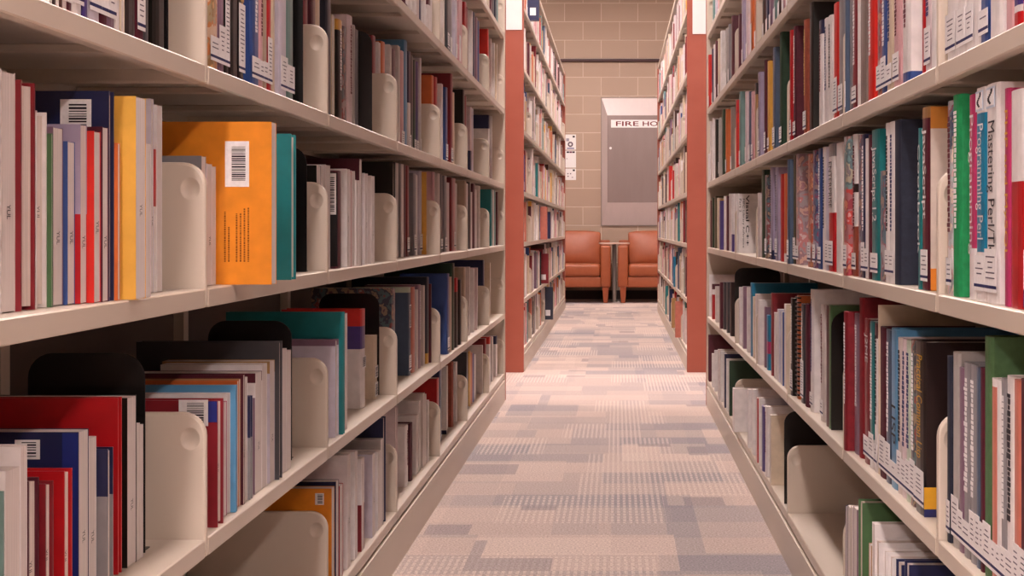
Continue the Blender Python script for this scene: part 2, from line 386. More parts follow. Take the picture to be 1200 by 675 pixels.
# one line per book, front edges as seen: x0 x1 top colour options | label | title ; "@row bay [inset]" starts a shelf section
# options: F page edges outward, S spine outward (default), h hardback, l call-number label, g lettering, y stamp, m printed, dNN depth in cm, iNN inset mm, T/U bands
LEFT = open_left = """
@3 0
58 62 -215 wh l
62 66 -220 db
66 70 -222 wh g
70 74 -215 br
74 79 -225 ww l
79 85 -226 mr h l
85 98 -232 wh l
98 104 -230 pw U:pu:.12
105 119 -235 pk l U:lw:.6
119 127 -238 mr h l
127 136 -240 mv l
136 141 -225 wh g
142 146 5 cr F
146 161 -240 db h
161 170 -232 mr h L
170 175 -236 dg
175 195 -240 bk h
B 197 -245 8
@3 1
244 257 -230 ye m l
257 264 -236 mv l
264 269 -238 bk L g
269 280 -240 bk h
280 287 -232 db g L
287 305 -240 bl h l g
305 309 -236 pk l g
309 314 -240 be l
314 319 -232 rd L
319 323 -234 cr
323 337 -240 lw T:mg:.15 l
337 345 -236 tg l
B 355 -246 4
@3 2
356 362 -262 dr
362 371 -255 mr
371 376 -258 cr
376 389 -256 sl d19
389 392 16 cr F
392 402 22 bk T:ye:.10 g
402 407 30 br m
407 414 17 pw g
414 417 29 lg
417 421 34 gy
B 436 36 4
@3 3
437 441 41 dr
441 446 49 wh F
446 452 48 or
452 459 52 wh F
459 464 57 mr T:mr:.4 U:wh:.4
464 469 53 ww F
469 474 59 pk l
474 478 43 lb d22
478 482 60 nv U:wh:.5 l
482 485 65 db
485 488 70 dgn l
488 491 72 pu l
491 494 68 wh l
494 498 75 mr l
498 502 72 pk l
502 505 68 db l
@3 4
505 509 88 or
509 513 90 rd U:wh:.4
516 519 98 wh F
519 525 102 bl l
525 531 86 dr d22 l
531 533 108 cr
@3 5
533 545 105 bk T:bk:.4 U:rd:.3
545 547 112 dr
549 553 125 pw U:nv:.35
553 555 127 lw
@3 6
556 574 128 wh T:nv:.2 U:dr:.5
574 577 130 wh F
577 580 145 or
580 585 133 ww F
@2 0 28
-9 1.4 78 ww F
1.5 18 83 ww F y | thick white book, pages outward, against the photo's edge on the left middle shelf
18 41.5 94 dr F h s6 | dark red hardback with white pages out, second on the left middle shelf
42 55 130 wh F h y | short white hardback beside the dark red hardback on left middle shelf
55 62 157 gn F s5
62 74 149 mv F y
74 88 166 bl F y s5
88 102 146 li F y s6 U:rd:.5
102 118 154 br2 F y s8
118 127 149 mr F y s2
127.5 134 107 nv F h i8 b d20 | tall navy hardback with barcode, taller than its neighbours on left middle shelf
134 141 168 or F s4
156 171 113 ye F i-8 y | broad yellow book, pages out, on the left middle shelf
171 177 168 pw F i0
177 180 116 lw F y
180 184 175 rd U:wh:.6 i0
184 190 123 wh F i2
@2 1
236 241.5 183 gy F i22
243 248.5 192 pw F y
248.5 253 195 ww F
317 324 143 orb F i-70 b d19 p | bright orange book with barcode, cover facing the aisle, jutting from left middle shelf
340 347 157 te F h i-40 d17 | teal hardback standing right behind the bright orange book
B 359.5 172 22 15
@2 2
370 376 194 bk F
376 379 193 wh F
380 387 193 ww F
395 401 200 mr b d13 | maroon paperback showing a black barcoded back cover on left middle shelf
401 410 198 wh F y
410 412 201 rd F
412 416 200 wh F
417 421 211 wh F
421 424 186 mr F d22
424 431 203 wh F y
431 439 206 ww F y
@2 3
440 463 184 bk h F d20
463 467 184 wh F
468 471 190 dg
471 474 188 wh
474 476 192 mr
476 480 192 dr l
480 488 203 gy l
488 490 205 wh
490 495 200 lw l
495 500 202 ye l
@2 4
503 510 198 pk
510 516 202 ww l
516 519 203 dg l
519 524 206 gy l
524 527 214 pw
527 531 208 dr
531 534 201 pk l
534 536 215 ww
@2 5
540 547 211 be l
547 549 215 wh
549 552 212 dg
552 554 225 wh
554 557 213 mr
557 559 222 wh
559 563 218 ww
@2 6
566 577 219 te
577 579 222 wh F
579 581 223 tg
581 584 225 mr
584 587 227 pw
@1 0 45
-14 5 584 tg F h
6 24 553 wh F | white book low at the photo's left edge, second left shelf, pages out
24 32 524 wh F
33 46 565 mr F h y | short maroon hardback second shelf at far left, pages outward
48 63 568 dr F h y s5 | short dark red hardback beside the short maroon one, second left shelf
70 85 553 rd F h y s5 | short red hardback with pale pages, second left shelf
92 104 507 nv F b y | dark book with navy edge and barcode label, second left shelf
104 113 515 wh F y
114 133 527 nv F h s12 U:gy:.66 | navy and grey hardback, leaning on the big red hardback
138 143 467 rd F h d22 | large glossy red hardback, cover facing the aisle, second left shelf
149 160 467 bk F y | black covered book with white pages, right behind the large glossy red hardback
161 164 497 ww F
164 168 499 ww F
B 170 414 50 14
@1 1 14
243 262 470 dr F h b y d21 s9 | dark red book with blue tag, first behind the nearest bracket, second left shelf
262 266 472 mg F
266 270 462 wh F d21
270 278 452 lb F h d22 s6
278 280 447 or F d22
280 282 445 ta F d20
282 287 440 mr F y d22 s3
287 290 443 wh F
290 296 465 nv F h U:gy:.6 d16 s3
296 299 468 mv F h d15
299 307 438 wh F y T:mr:.08
307 313 428 wh F
313 322 424 lw F y T:ta:.1
322 331 401 dg F h d22 s5
331 336 410 wh F
336 341 412 ww F
B 342 376 30 14
@1 2
386 397 399 lw F h T:mv:.06 d20
398 404 366 te F h d22 s4 | big teal book, tallest by the second bracket of the second left shelf
404 407 368 wh F
409 429 363 wh S h i35 T:br2:.17 c:pu:.20 b | book with red, purple and white spine and barcode, second left shelf
430 443 394 cr S i35 b d15 | cream book with two barcodes on its spine, second left shelf
B 446 344 40 14
@1 3
447 464 338 dg S m d20
466 482 337 sb S h b l T:pg:.06 | slate blue book with white barcode label and pale green top, second left shelf
482 487 337 sa
487 490 340 wh F
490 494 334 mv g
494 498 335 ww F
500 503 325 sl d22 U:ye:.12
503 506 333 mr
506 510 330 rd
510 514 326 dr h
@1 4
516 527 321 bl h l | solid blue book standing out past the third bracket, second left shelf
527 530 325 be
530 533 308 dgn d22
533 537 326 rd U:bk:.8
537 541 328 bk
@1 5
541 546 314 be
546 551 313 ww F
551 556 315 wh F
556 560 314 pw F
@1 6
560 568 305 nv d22
568 575 308 cr F
@0 2 8
385.5 392 573 orb F b d21 | bright orange book with barcode on the bottom left shelf
392 397 565 nv F
398 402 570 rd F
403 411 534 wh F y d22 | thick white book beside a red one on the bottom left shelf
412 419 530 wh F
419 427 538 wh F U:dr:.5
427 440 533 lw F y d20
440 446 530 wh F
446 449 516 lg F d22
449 452 485 nv F h d22
@0 3
453 466 478 pw F h
467 479 500 wh g | white spined book with dark lettering, bottom left shelf beyond a bracket
479 484 497 mr h
484 490 487 wh F
490 493 470 wh F
494 498 462 ww F
498 500 463 mr F
500 503 470 wh F
@0 4
503 515 444 rd d20
515 518 431 nv
518 525 430 wh F U:nv:.06
525 532 425 rb h
532 536 425 wh F
@0 5
537 549 413 dg
549 552 412 ye
552 554 414 or
554 556 415 pu
556 558 416 wh
559 566 405 ww F
@0 6
567 570 397 dr
570 575 395 wh T:br2:.15
575 578 395 wh F
578 583 394 wh T:nv:.2
@4 3
468 472 -250 nv
472 478 -240 mr l
478 483 -255 wh l
483 488 -250 wh l
488 492 -240 ww
492 494 -250 nv
494 500 -246 wh l
500 505 -250 mr U:wh:.3
505 507 -250 wh
@4 4
516 521 -250 ww F
522 527 -256 dg l
527 530 -250 gy l
530 536 -255 lw l
536 540 -250 pk L
540 542 -240 pk
@4 5
542 547 2 rd U:wh:.4
547 549 8 dr
550 554 12 wh F
554 557 14 nv
557 560 20 mv
560 562 24 bl
@4 6
563 573 34 br2
573 576 45 ww F
577 580 50 wh F
580 583 51 cr F
583 585 52 db
@5 6
575 577 -240 mr
577 579 -245 dg
579 582 -250 sl
582 584 -240 tg
"""
RIGHT = """
@3 0
1196 1212 -235 rd T:pu:.3 m
1186 1196 -232 wh T:pu:.9 U:rd:.07
1177 1186 -230 pk g
1158 1177 -236 wh | broad white book, second from the photo's right edge on the upper right shelf
1147 1158 -234 bl h l | blue-framed white book with boxed label, upper right shelf near photo edge
1140 1147 -230 wh
1131 1140 -236 bl U:wh:.35 l
1121 1131 -235 wh g l
1108 1121 -234 tb U:wh:.36 l | white book with bright blue upper half, first past the nearest right bracket
@3 1
1090 1096 -235 wh
1083 1090 -230 pw g l
1080 1083 -232 rd
1056 1080 -236 wh U:bl:.07 g | thick white book with blue band at its foot, fourth right shelf
1046 1056 -234 pk g l
1038 1046 -230 cr l g
1032 1038 -236 bl l g
1027 1032 -232 rd m l
1016 1027 -238 br2 h g | bright red book beside a taupe one, fourth right shelf
1007 1016 -236 tp h | taupe book beside the bright red one, fourth right shelf
1004 1007 -232 wh
998 1004 -233 dr g l
995 998 -235 gy
990 995 -232 sb l
@3 2
982 988 -232 gy l
976 982 2 br2 L | bright red book with white label, before the second right bracket
970 976 17 wh g
965 970 20 wh g
959 965 23 wh T:nv:.13 g
948 959 2 bk h d19
941 948 22 rb l g h
929 941 30 mr h l g
925 929 35 rd l
@3 3
913 923 37 dgn h d19 l
905 913 55 sb l
899 905 71 ye l
895 899 70 mr h l
888 895 84 li l g
@3 4
884 888 97 ta T:bk:.15
880 884 107 pk l
877 880 107 sb l
873 877 107 pw m l
866 873 107 tg m l
862 866 117 br2 T:rd:.2
@3 5
856 861 125 tp l
850 856 128 or l h
846 850 128 dgn
842 846 138 lg g l
@3 6
838 841 140 bk
835 838 138 wh g
832 835 142 ww g l
829.6 832 180 wh
@2 0
1182 1212 103 wh U:rd:.58 d19 x | red and white computer book, cover showing, at the photo's right edge
1176 1182 103 mg | magenta spined book with yellow title between white and red covers | PHP and MySQL:ye
1154 1168 96 wh l T:nv:.0 | white computer book with bird emblem, third right shelf, beside blue one | Mastering Perl/Tk:bk
1142 1154 101 tb l T:wh:.12 U:wh:.23 | teal blue computer book between magenta and white ones, third right shelf | Programming Perl:wh
1134 1142 110 mg U:wh:.25 | magenta book squeezed between bright green and teal blue books | Programming:wh
1115 1134 110 gb h i-25 g | bright green hardback jutting over the third right shelf's edge
1109 1115 118 wh T:sb:.25 g l m
@2 1
1079 1087 125 mr l U:wh:.0 T:ta:.06 d20 j | maroon book with white title and orange-topped cover, before the nearest right bracket | JavaScript:wh
1075 1079 150 te | thin teal book beside the maroon computer book, third right shelf | Cookbook:wh
1047 1060 140 sl h d20 | broad dark slate hardback, third right shelf
1041 1047 142 wh g l
1037 1041 144 wh g l
1030 1036 200 sb m
1020 1030 151 te l | dark teal book with white title, third right shelf, beside slim white ones | JavaScript 1.2:wh
1017 1020 158 mr
1013 1017 162 wh l
1009 1013 157 nv g l
1005 1009 158 mv m
998 1005 157 wh c:db:.06 g U:rb:.35 l
988 998 160 tg U:br2:.62 m l
@2 2
979 987 167 wh
970 979 168 wh U:rd:.46 l T:gy:.1 | white and red book with portrait emblem, third right shelf | ENTERPRISE:bk
967 970 172 lw l
963 967 172 wh g
958 963 174 bl g l
952 958 176 pu m l
946 952 181 or m l
932 946 180 pk m l h | broad book with colourful painted spine, third right shelf, third section
929 932 181 ol l
922 929 187 sb l
@2 3
918 921 203 wh T:or:.9
914 918 204 rd
908 914 196 li g l
902 908 196 li g U:nv:.1 l
896 902 205 dg m l
892 896 199 dgn T:dgn:.5
887.5 891 226 ww
@2 4
863 867 227 wh h d21 v | white boxed manual with black title across its cover, third right shelf
@2 5
860 862.5 227 wh U:pu:.3
857 859.5 227 wh U:pu:.3
854 856.5 227 ww
851 854 230 mr
848 851 230 wh
843 848 234 pu g T:ye:.02
@2 6
840 843 232 cr
837 840 230 ol
834 837 232 dgn
832 834 235 mr
829.6 832 238 cr
@1 0 12
1194 1204 447 mr h l | maroon hardback at the photo's right edge, second right shelf
1187 1194 447 sa h l
1178 1187 443 wh g l
1172 1178 445 gy g l
1167 1172 447 wh l
1161 1167 445 sa T:wh:.04 l
1152 1161 396 gn h d21 l | tall green hardback towering over the second right shelf's nearest section
1148 1152 432 mr l h
1143 1148 432 sb l h
1136 1143 429 gy l h g
1128 1136 427 gy l h g
1123 1128 432 mv l
1115 1123 415 lg l h
1109 1115 418 sl l h
1105 1109 403 br h l
1097 1105 400 sl h l g
@1 1 12
1071 1083 402 db h l q d20 | black book with yellow title and foot, before the nearest right bracket, second shelf | Practical Common Lisp:ye
1066 1072 400 ol h g m l
1061 1066 400 pg g l
1056 1061 398 pw g l
1051 1056 397 ww g l
1043 1051 387 lb h l | light blue book with dark title, second right shelf, nearest bracket section | LISP:bk
1037 1043 388 sb h l g
1030 1037 385 mr h l
1029 1030 358 cr F d20
1024 1028 380 wh T:mr:.1 g l
1018 1024 378 te U:wh:.2 g l
1012 1018 375 dr l | red book with white lettered spine, second right shelf, beside dark red one | J2ME:wh
1006 1010 345 dr h d21
1000 1006 369 mv g h
988 1000 366 dr h g | dark red hardback just behind the second right bracket, second shelf
@1 2 12
B 974 365 12 16
970.5 973 358 gn d19
967.5 970.5 359 mr
961 967.5 358 ww g l
949 961 340 wh l g | tall white book with yellowed lettering, second right shelf
943 948 357 mr h
938 943 357 dg g L
933 938 347 or r | spiral bound book with orange and white edge, second right shelf
926 933 350 bk g l
921.5 926 348 br
@1 3
919 922 357 cr F
915 919 366 bl F
911 915 363 lw F
907 911 367 ww F
903 907 344 dr d21
898 905 370 tb h c:mg:.2 | teal blue book with pink patch, second right shelf beyond bracket
895 898 360 mv
888 895 352 wh F d20
@1 4
885 888 345 ww F
882 885 348 cr F
879 882 332 tb d20
875 879 337 ww F
870 875 336 mv F
866 870 337 wh F
@1 5
B 861 314 12 16
855 860 331 db m
851 855 331 dg
847 851 331 dg
843 847 331 mr
@1 6
838 842 336 ww F
834 838 333 wh T:mr:.15 U:rd:.7
831 834 322 wh F
829.6 831 325 wh F
@0 1 0
1060 1070 663 nv F h
1050 1060 663 nv F h d20
1041 1049 655 wh F h
1034 1041 648 wh F h d19
1025 1034 637 wh F h d20 | white hardback, top edge labelled, second bottom right group
1022 1025 615 wh F d20
1018 1021 640 ta F
1006 1013 590 gn F h d20 | green hardback standing tallest in the nearest bottom right shelf
1000 1005 598 mv F
997 1000 596 cr F
993 997 596 bk F
991 993 595 pu F
@0 3 0
B 919 482 5 17
902 907 487 cr F | cream book leaning on glossy black bookend, bottom right shelf
896 902 477 wh g
892 896 477 pu
889 892 467 wh F
886 889 467 rd F
884 886 455 dr d22
@0 4 0
881 884 457 wh F
876 880 457 wh F
858 869 456 wh h i-30 | broad white slipcase on the bottom right shelf
@0 5 0
854 857 423 dgn F d20
851 854 421 wh F d20
848 851 415 nv F d21
844 848 412 wh F
841 844 410 ww F
@0 6 0
837 840 411 wh F
834 837 415 wh F
830 833 393 mr F h d20
@4 3
921 930 -245 tb l
916 921 -240 pk l
911 916 -245 br l
906 911 -240 tg l
901 906 -240 mv l
897 901 -245 nv l
893 897 -240 br l
887 893 -240 li L
@4 4
884 887 -235 or l
879 884 -240 or L
874 879 -240 pw l
869 874 -245 li l
865 869 16 mr d21
@4 5
857 861 18 mr
853 857 28 gy l
850 853 33 lg l
844 850 36 wh g
@4 6
841 844 45 cr l
838 841 48 mr l
836 838 52 wh
834 836 57 nv l
829.8 834 64 br2 l
@5 6
845 850 -245 or l
841 845 -240 pk l
838 841 -240 lw l
835 838 -240 tg l
832 835 -240 li l
829.8 832 -245 pk l
@5 5
850 856 -240 pk l
856 862 -240 li l
"""
class Book: pass
def parse(txt, s, a, joints, rows):
    out = []; ends = []
    row = bay = 0; inset = .008; zp = 0; zend = 0; cnt = 0
    for ln in txt.strip().splitlines():
        ln = ln.strip()
        if not ln: continue
        if ln[0] == '@':
            p = ln[1:].split(); row, bay = int(p[0]), int(p[1]); inset = (float(p[2]) if len(p) > 2 else 8)/1000
            sec = []; out.append((row, bay, inset, sec)); continue
        sec.append(ln)
    books = []; bookends = []
    for row, bay, inset, sec in out:
        items = []; open_be = None
        for ln in sec:
            if ln[0] == 'B':
                p = ln[1:].split(); items.append(('B', [float(q) for q in p])); continue
            parts = [q.strip() for q in ln.split('|')]; p = parts[0].split()
            items.append(('K', float(p[0]), float(p[1]), float(p[2]), p[3], p[4:], parts[1] if len(parts) > 1 else None, parts[2] if len(parts) > 2 else None))
        # from the near end to the far end
        key = lambda it: (it[1][0] if it[0] == 'B' else (it[1]+it[2])/2)
        items.sort(key=key, reverse=(s > 0))
        zp = joints[bay]+.010; zend = joints[bay+1]-.010; zs = rows[row]; n = 0; ip = inset
        zmax = (rows[row+1]-LIP-.012-zs) if row+1 < len(rows) else .3
        for it in items:
            if it[0] == 'B':
                x, yt = it[1][0], it[1][1]; i = (it[1][2] if len(it[1]) > 2 else 8)/1000; dep = (it[1][3] if len(it[1]) > 3 else 15)/100
                u = abs(x-VX); Z = max(zp+.001, F*(a+i)/u); Z = min(Z, zend-.005)
                i = u*Z/F-a if Z > F*(a+i)/u else i
                ht = -yt/1000 if yt < -90 else H-(yt-VY)*Z/F-zs
                be = [s, row, bay, s*(a+i), Z, zs, min(ht, zmax), dep, zend]; bookends.append(be); zp = Z+.004; open_be = be; continue
            _, x0, x1, yt, colr, opts, lab, title = it
            un, uf = (VX-x0, VX-x1) if s < 0 else (x1-VX, x0-VX)     # near and far edge
            i = inset; dep = random.uniform(.145, .18)
            for o in opts:
                if o[0] == 'i' and o[1:].lstrip('-').isdigit(): i = int(o[1:])/1000
                if o[0] == 'd' and o[1:].isdigit(): dep = int(o[1:])/100
            strip = [int(o[1:]) for o in opts if o[0] == 's' and o[1:].isdigit()]
            if strip:
                i = max(-.012, (a+ip)*(un-strip[0])/un-a); un -= strip[0]
            z1 = F*(a+i)/uf; z0 = F*(a+i)/un
            if z0 < zp: i = un*zp/F-a; z0 = zp; z1 = F*(a+i)/uf
            ip = i
            i = min(i, .09)
            cap = .075 if title else (random.uniform(.032, .05) if 'F' in opts else random.uniform(.045, .062))
            if z1-z0 > cap: z0 = z1-cap
            z1 = max(z1, z0+.005)
            if z1 > zend:
                t = z1-z0; z1 = zend; z0 = max(zp, z1-min(t, .05))
                if z1-z0 < .005: continue
                i = uf*z1/F-a; i = max(-.05, min(i, .09))
            dep = min(dep, DEEP-.004-i) if i > 0 else dep
            Zm = z0
            ht = -yt/1000 if yt < -90 else H-(yt-VY)*Zm/F-zs
            ht = max(.11, min(ht, zmax))
            b = Book(); n += 1
            b.s, b.row, b.bay, b.n = s, row, bay, n
            b.x = s*(a+i); b.y0 = z0+.0004; b.y1 = z1-.0004; b.z = zs; b.h = ht; b.d = dep; b.col = colr; b.opts = opts; b.lab = lab; b.title = title
            b.fore = 'F' in opts; b.hard = 'h' in opts; b.name = lab
            uu = abs(b.x)*F/((z0+z1)/2)
            xa, xb = (VX-F*abs(b.x)/z0, VX-F*abs(b.x)/z1) if s < 0 else (VX+F*abs(b.x)/z1, VX+F*abs(b.x)/z0)
            yb = VY+(H-zs)*F/z0; ya = yb-ht*F/z0
            b.area = max(0, min(xb, 1200)-max(xa, 0))*max(0, min(yb, 675)-max(ya, 0))+(1e6 if lab else 0)
            if open_be is not None: open_be[8] = min(zend, b.y0-.003); open_be = None
            books.append(b); zp = z1
            b.w = b.y1-b.y0
    return books, bookends
bl_, el_ = parse(LEFT, -1, AL, JL, ROWS_L)
br_, er_ = parse(RIGHT, 1, AR, JR, ROWS_R)
BOOKS = bl_+br_

def bands(b):
    """the cover's colour bands from the bottom up: [(z0, z1, colour)]"""
    base = PAL[b.col][0]; h = b.h; segs = [(0, h, base)]
    for o in b.opts:
        if o[0] in 'TUc' and ':' in o:
            k, c, fr = o.split(':'); fr = float(fr); c = PAL[c][0]
            if fr <= 0: continue
            z0, z1 = {'T': (h*(1-fr), h), 'U': (0, h*fr), 'c': (h*(.62-fr/2), h*(.62+fr/2))}[k]
            if k == 'c' and b.row == 1 and b.col == 'wh': z0, z1 = h*.60, h*.83
            if k == 'c' and b.col == 'tb': z0, z1 = h*.30, h*.52
            new = []
            for a0, a1, ac in segs:
                if a1 <= z0 or a0 >= z1: new.append((a0, a1, ac)); continue
                if a0 < z0: new.append((a0, z0, ac))
                new.append((max(a0, z0), min(a1, z1), c))
                if a1 > z1: new.append((z1, a1, ac))
            segs = new
    return segs
def cover_poly(b, w, d, s):
    """U outline of the cover in plan; front at x=0, the book runs to s*d"""
    t = .0028 if b.hard else .0009
    t = min(t, w*.25); y0, y1 = -w/2, w/2
    if b.fore:
        p = [(0, y0), (d, y0), (d, y1), (0, y1), (0, y1-t), (d-t, y1-t), (d-t, y0+t), (0, y0+t)]
    else:
        if w > .008:
            k = min(.004, w*.12)
            fr = [(k, y0), (k*.35, y0+w*.12), (0, y0+w*.32), (0, y1-w*.32), (k*.35, y1-w*.12), (k, y1)]
        else: fr = [(0, y0), (0, y1)]
        p = fr+[(d, y1), (d, y1-t), (t+.004, y1-t), (t+.004, y0+t), (d, y0+t), (d, y0)]
    return [(s*q[0], q[1]) for q in p]
def book_meshes(b):
    s = b.s; w, d, h = b.w, b.d, b.h
    cov = MB(); pg = MB()
    poly = cover_poly(b, w, d, s)
    for z0, z1, c in bands(b): cov.prism(poly, z0, z1, c)
    t = min(.0028 if b.hard else .0009, w*.25); ins = .0035 if b.hard else .0008
    pc = PAGE if not b.hard else PAGE2
    if b.fore:
        x0, x1 = (.0035 if b.hard else .0005), d-t-.0003
    else:
        x0, x1 = t+.0045, d-(.003 if b.hard else .0006)
    y0, y1 = -w/2+t+.0002, w/2-t-.0002
    if b.fore and b.hard and w > .012:
        k = .004; pl = [(x1, y0), (x1, y1), (x0, y1), (x0+k*.75, y1-w*.2), (x0+k, 0), (x0+k*.75, y0+w*.2), (x0, y0)]
    else: pl = [(x1, y0), (x1, y1), (x0, y1), (x0, y0)]
    pg.prism([(s*q[0], q[1]) for q in pl], ins, h-ins, pc)
    return cov, pg
def build_book(b, label, group):
    s = b.s; w, d, h = b.w, b.d, b.h; V = -s    # V: the side that the aisle is on
    root = empty('book', (b.x, (b.y0+b.y1)/2, b.z+.0005), label, 'book', group)
    cov, pg = book_meshes(b)
    mat = M['multi'] if 'm' in b.opts else (M['cloth'] if b.hard and not b.fore and b.col in ('dr', 'mr', 'dgn', 'gn', 'sl', 'gb', 'rb') else M['cover'])
    cov.obj('cover', mat, root); pg.obj('pages', M['pages'], root)
    fx = V*.0006
    if 'l' in b.opts or 'L' in b.opts:
        top = .095 if 'L' in b.opts else .056; top *= random.uniform(.7, 1.15); k = w*.5
        mb = MB(); mb.box(V*.0001, V*.0007, -k, k, .012, top, WHITE); mb.box(V*.0001, V*.00075, -k, k, .016, .0195, NAVY)
        z = top-.008
        while z > .026:
            l = k*random.uniform(.3, .75); mb.box(V*.0006, V*.0009, -l, l, z-.0014, z, lin('6a6070')); z -= .0058
        mb.obj('spine_label', M['paper'], root)
    if 'g' in b.opts:
        light = sum(PAL[b.col][0]) < .8
        c = WHITE if light else random.choice([INK, lin('6a2030'), lin('28306a')])
        if b.col in ('rb', 'db'): c = lin('d0a860')
        mb = MB(); z = h*.92; zb = h*.34
        lw = min(w*.28, .010)
        while z > zb:
            l = random.uniform(.003, .0065)
            if True:
                k = lw*random.uniform(.55, 1); oy = w*.04
                mb.box(V*.0001, V*.0006, oy-k, oy+k*random.uniform(.2, 1), z-l, z, c)
            z -= l+.0014
        if len(mb.f) > 24: mb.obj('spine_lettering', M['ink'], root)
    if b.title:
        tx, tc = b.title.split(':'); c = {'bk': INK, 'wh': WHITE, 'ye': lin('e8b840')}[tc]
        L = h*(.60 if tx in ('Mastering Perl/Tk', 'Practical Common Lisp') else .54 if tx == 'Programming Perl' else .20 if tx == 'J2ME' else .24 if tx == 'LISP' else .36 if tx == 'ENTERPRISE' else .68)
        zc = h*(.62 if tx == 'Practical Common Lisp' else .53 if tx == 'Mastering Perl/Tk' else .80 if tx == 'J2ME' else .40 if tx == 'LISP' else .68 if tx == 'ENTERPRISE' else .50 if tx in ('Practical Common Lisp', 'JavaScript 1.2') else .56)
        if tx in ('JavaScript', 'JavaScript 1.2'): L = h*.50; zc = h*.64
        text_obj('spine_title', tx, (V*.0001, 0, zc), (0, 0, -1), (0, -s, 0), L, w*(.72 if len(tx) > 10 else .66), c, root)
        if tx in ('Mastering Perl/Tk', 'Programming Perl'):
            mb = MB(); mb.box(V*.0001, V*.0005, -w*.36, w*.36, h*.89, h*.985, lin('c8d4e4')); mb.box(V*.0003, V*.0008, -w*.3, w*.3, h*.90, h*.975, WHITE)
            for k in range(9):
                t = k/8; mb.box(V*.0006, V*.0011, w*(.14*math.sin(t*5)-.07), w*(.14*math.sin(t*5)+.07), h*(.908+.06*t), h*(.908+.06*t+.008), INK)
            mb.obj('cover_emblem', M['ink'], root)
    if 'y' in b.opts and b.fore and w > .01:
        text_obj('edge_stamp', 'YUL', (V*-.0004 if not b.hard else V*-.0074+V*.0035, 0, h*random.uniform(.34, .5)), (0, 0, -1), (0, -s, 0), .013, min(.009, w*.45), INK, root, thick=.0006)
    ny = -w/2
    if 'j' in b.opts:                 # orange-topped white cover with a dark figure and a red foot
        mb = MB(); y0, y1 = ny-.0006, ny-.0001
        mb.box(s*.004, s*d, y0, y1, h*.88, h, lin('d08a3c')); mb.box(s*.004, s*d, y0, y1, 0, h*.88, lin('d8c8bc')); mb.box(s*.004, s*.030, y0-.0003, y1, 0, h*.12, lin('a82024')); mb.box(s*.004, s*.012, y0-.0004, y1, 0, h*.12, lin('e08830'))
        mb.obj('front_cover_print', M['cover'], root)
        mb = MB(); mb.prism([(s*p[0], h*p[1]) for p in ((.022, .50), (.034, .56), (.046, .74), (.058, .86), (.09, .84), (.09, .42), (.05, .40), (.03, .44))], ny-.0010, ny-.0004, lin('4a1a1c'), axis='y'); mb.obj('cover_figure', M['cover'], root)
    if 'q' in b.opts:                 # yellow and navy bands at the cover's foot
        mb = MB(); mb.box(s*.0006, s*d, ny-.0006, ny-.0001, h*.045, h*.17, lin('d8a028')); mb.box(s*.0006, s*d, ny-.0007, ny-.0001, 0, h*.045, lin('24285e')); mb.obj('cover_foot_bands', M['cover'], root)
    if 'x' in b.opts:                 # yellow panels on the red half, a white foot
        mb = MB(); mb.box(s*.028, s*.09, ny-.0006, ny-.0001, h*.40, h*.48, lin('e8b838')); mb.box(s*.028, s*.09, ny-.0006, ny-.0001, h*.27, h*.35, lin('e8b838')); mb.box(s*.001, s*.02, ny-.0006, ny-.0001, h*.08, h*.27, WHITE); mb.box(s*.001, s*.09, ny-.0007, ny-.0001, h*.01, h*.09, lin('2a3a86'))
        mb.obj('cover_panels', M['cover'], root)
    if 'r' in b.opts:                 # the wire binding: dark rings round the edge
        z = .008
        while z < h-.006:
            mb = MB(); mb.box(V*.0022, V*-.006, -w*.52, w*.52, z, z+.0034, lin('2a1c1c')); mb.obj('binding_ring', M['ink'], root); z += .0105
    if 'b' in b.opts and b.fore:      # barcode sticker on the cover that faces along the aisle
        if 'p' in b.opts: x0, x1, z0, z1 = .030, .062, h*.60, h*.88
        else: x0, x1, z0, z1 = .012, .05, h*.80, h*.80+.034
        if b.col == 'nv' and b.row == 2: x0, x1, z0, z1 = .018, .050, h*.80, h*.96
        if b.col == 'nv' and b.row == 1: x0, x1, z0, z1 = .04, .066, h*.84, h*.955
        if b.col == 'orb' and b.row == 0: x0, x1, z0, z1 = .014, .030, h*.84, h*.955
        mb = MB(); mb.box(s*x0, s*x1, ny-.0005, ny-.0001, z0, z1, WHITE)
        z = z0+(z1-z0)*.14; zt = z1-(z1-z0)*.12
        while z < zt:
            l = random.uniform(.0006, .0022); mb.box(s*(x0+(x1-x0)*.15), s*(x0+(x1-x0)*.72), ny-.0009, ny-.0003, z, min(z+l, zt), INK); z += l+random.uniform(.0008, .002)
        mb.obj('barcode_sticker', M['paper'], root)
        if b.col == 'nv' and b.row == 1:
            mb = MB(); mb.box(s*.0005, s*.017, ny-.0005, ny-.0001, 0, h-.001, lin('20307a')); mb.obj('blue_edge_strip', M['cover'], root)
        if b.col == 'dr' and b.row == 1:
            mb = MB(); mb.box(s*.0005, s*.012, ny-.0008, ny-.0001, h*.83, h*.995, lin('28307a')); mb.obj('blue_tag', M['cover'], root)
        if 'p' in b.opts:
            mb = MB()
            for q in range(7):
                if q == 4: continue
                xx = .030+q*.0052; z = h*.14; ze = h*random.uniform(.34, .48)
                while z < ze:
                    l = random.uniform(.001, .003); mb.box(s*xx, s*(xx+.002), ny-.0005, ny-.0001, z, z+l, lin('8a4c10')); z += l+.0009
            mb.obj('small_print', M['ink'], root)
